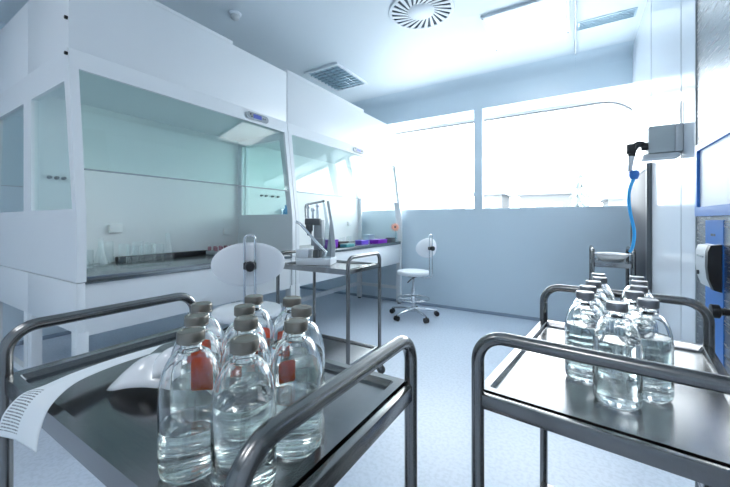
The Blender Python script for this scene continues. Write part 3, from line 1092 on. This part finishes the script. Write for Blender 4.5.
# glass smoke apron hanging from the ceiling
ga = thing('hanging_glass_screen', 'narrow clear glass strip hanging edge-on from the ceiling near the right wall', 'screen', (0.004, 2.9, 0))
MB().box(-.003, .003, -1.5, 1.36, 2.78, H - .002).build('glass_strip', 'clear_pane', ga)
MB().box(-.006, .006, -1.5, 1.36, H - .03, H - .001).build('top_rail', 'mid_grey', ga)

# ------------------------------------------------------------------ right wall fittings
sp2 = thing('stainless_cladding', 'low stainless panel against the right wall in the far corner', 'panel', (X1, 3.87, 0))
MB().box(-.02, -.001, -.47, .49, .04, 1.56, bev=.003).build('panel_face', 'dark_steel', sp2)
MB().box(-.032, -.001, -.51, -.472, .04, 1.60, bev=.003).build('edge_frame', 'dark_grey', sp2)
MB().box(-.024, -.001, -.47, .49, 1.561, 1.585, bev=.003).build('top_strip', 'mid_grey', sp2)
cb = thing('control_box', 'grey box fixed high on the right wall above the blue hose', 'box', (X1, 2.53, 1.61))
MB().box(-.147, -.035, -.06, .06, -.075, .075, bev=.004).build('box_body', 'box_grey', cb)
MB().box(-.034, -.001, -.06, .06, -.075, .075, bev=.004).build('wall_plate', 'button_grey', cb)
MB().box(-.17, -.01, -.05, .05, -.105, -.078, bev=.006).build('lower_tray', 'button_grey', cb)
MB().tube([(-.005, -.03, .08), (-.005, -.03, .20)], .004, n=8).build('antenna_rod', 'mid_grey', cb)
gn = thing('spray_gun', 'black spray gun with a blue hose hanging below the grey wall box', 'spray gun', (.285, 2.44, 1.52))
c = MB(); c.tube(bend([(.055, .05, .06), (.02, .02, .075), (-.005, 0, .04), (-.012, 0, .0)], .03), .018, n=12); c.box(-.035, .005, -.018, .018, .015, .07, bev=.005); c.lathe([(0, 0), (.022, 0), (.022, .03), (0, .03)], 16, (.035, .04, .055), 'x'); c.build('gun_body', 'black_plastic', gn)
MB().tube([(-.012, 0, .0), (-.02, 0, -.085)], .013, n=12, rr=[.016, .010]).build('nozzle', 'film_white', gn)
MB().lathe([(0, 0), (.016, .0), (.024, .02), (.024, .04), (.016, .05), (0, .05)], 20, (.0, 0, -.13)).build('hose_coupling', 'blue_paint', gn)
MB().tube(interp([(-.0, 0, -.12), (-.022, 0, -.2), (-.020, 0, -.3), (.0, 0, -.42), (-.004, 0, -.5), (-.02, .0, -.545)], 30), .0085, n=12).build('hose', 'hose_blue', gn)
bw = thing('plastic_basin', 'shallow translucent white basin on the small trolley in the far corner', 'basin', (.27, 3.68, .80))
MB().lathe([(0, .002), (.075, .002), (.10, .03), (.135, .065), (.15, .068), (.132, .062), (.096, .026), (.07, .006), (0, .006)], 32).build('basin_body', 'film_white', bw, smooth=60)

# pass-through unit at the right edge
UX = .42
pu = thing('pass_through_unit', 'stainless unit with a blue-framed glass window at the right edge', 'appliance', (UX, 1.2, 0))
MB().box(0, .079, -.9, .677, .02, 2.948, bev=.003).build('body', 'brushed_steel', pu)
MB().box(-.004, .079, .6775, .690, .02, 2.948, bev=.002).build('edge_strip', 'mid_grey', pu)
MB().ring_plate(rrect(-.50, .645, 1.17, 1.45, (.01,) * 4, 4), rrect(-.475, .620, 1.205, 1.425, (.008,) * 4, 4), 'x', -.014, 0).build('window_frame', 'blue_paint', pu)
MB().box(-.004, -.001, -.475, .620, 1.205, 1.425).build('window_pane', 'vent_white', pu)
MB().box(-.002, 0, .383, .564, .03, 1.155).build('blue_stripe', 'blue_paint', pu)
mk = MB()
for k, (dy, ww) in enumerate(((0, .014), (.018, .010), (.032, .012))):
    mk.box(-.0028, -.002, .465 + dy - ww / 2, .465 + dy + ww / 2, 1.098, 1.106)
mk.build('printed_name', 'dark_grey', pu)
mk = MB()
for k, z in enumerate((.80, .78, .765)):
    mk.box(-.0028, -.002, .468, .482, z, z + .009)
mk.build('printed_mark', 'vent_white', pu)
c = MB(); c.lathe([(0, 0), (-.001 + .012, 0), (.012, -.02), (.022, -.026), (.022, -.045), (0, -.05)], 18, (0, .33, .86), 'x'); c.build('knob', 'black_plastic', pu)
dp = thing('soap_dispenser', 'white dispenser with a black side, mounted on the blue stripe', 'dispenser', (UX - .003, 1.665, .995))
prof = [(0, -.080), (-.018, -.075), (-.029, -.04), (-.033, .0), (-.032, .05), (-.026, .070), (0, .074)]
MB().prism(prof, 'y', -.045, .07).build('cover', 'button_grey', dp)
MB().prism([(p * 1.06, q * 1.04) for p, q in prof], 'y', -.075, -.046).build('side_cap', 'black_plastic', dp)
MB().box(-.034, -.028, -.02, .05, .028, .034).build('slot', 'mid_grey', dp)
MB().lathe([(0, 0), (.008, 0), (.008, -.006), (0, -.007)], 14, (-.031, .04, -.03), 'x').build('sensor_eye', 'dark_grey', dp)
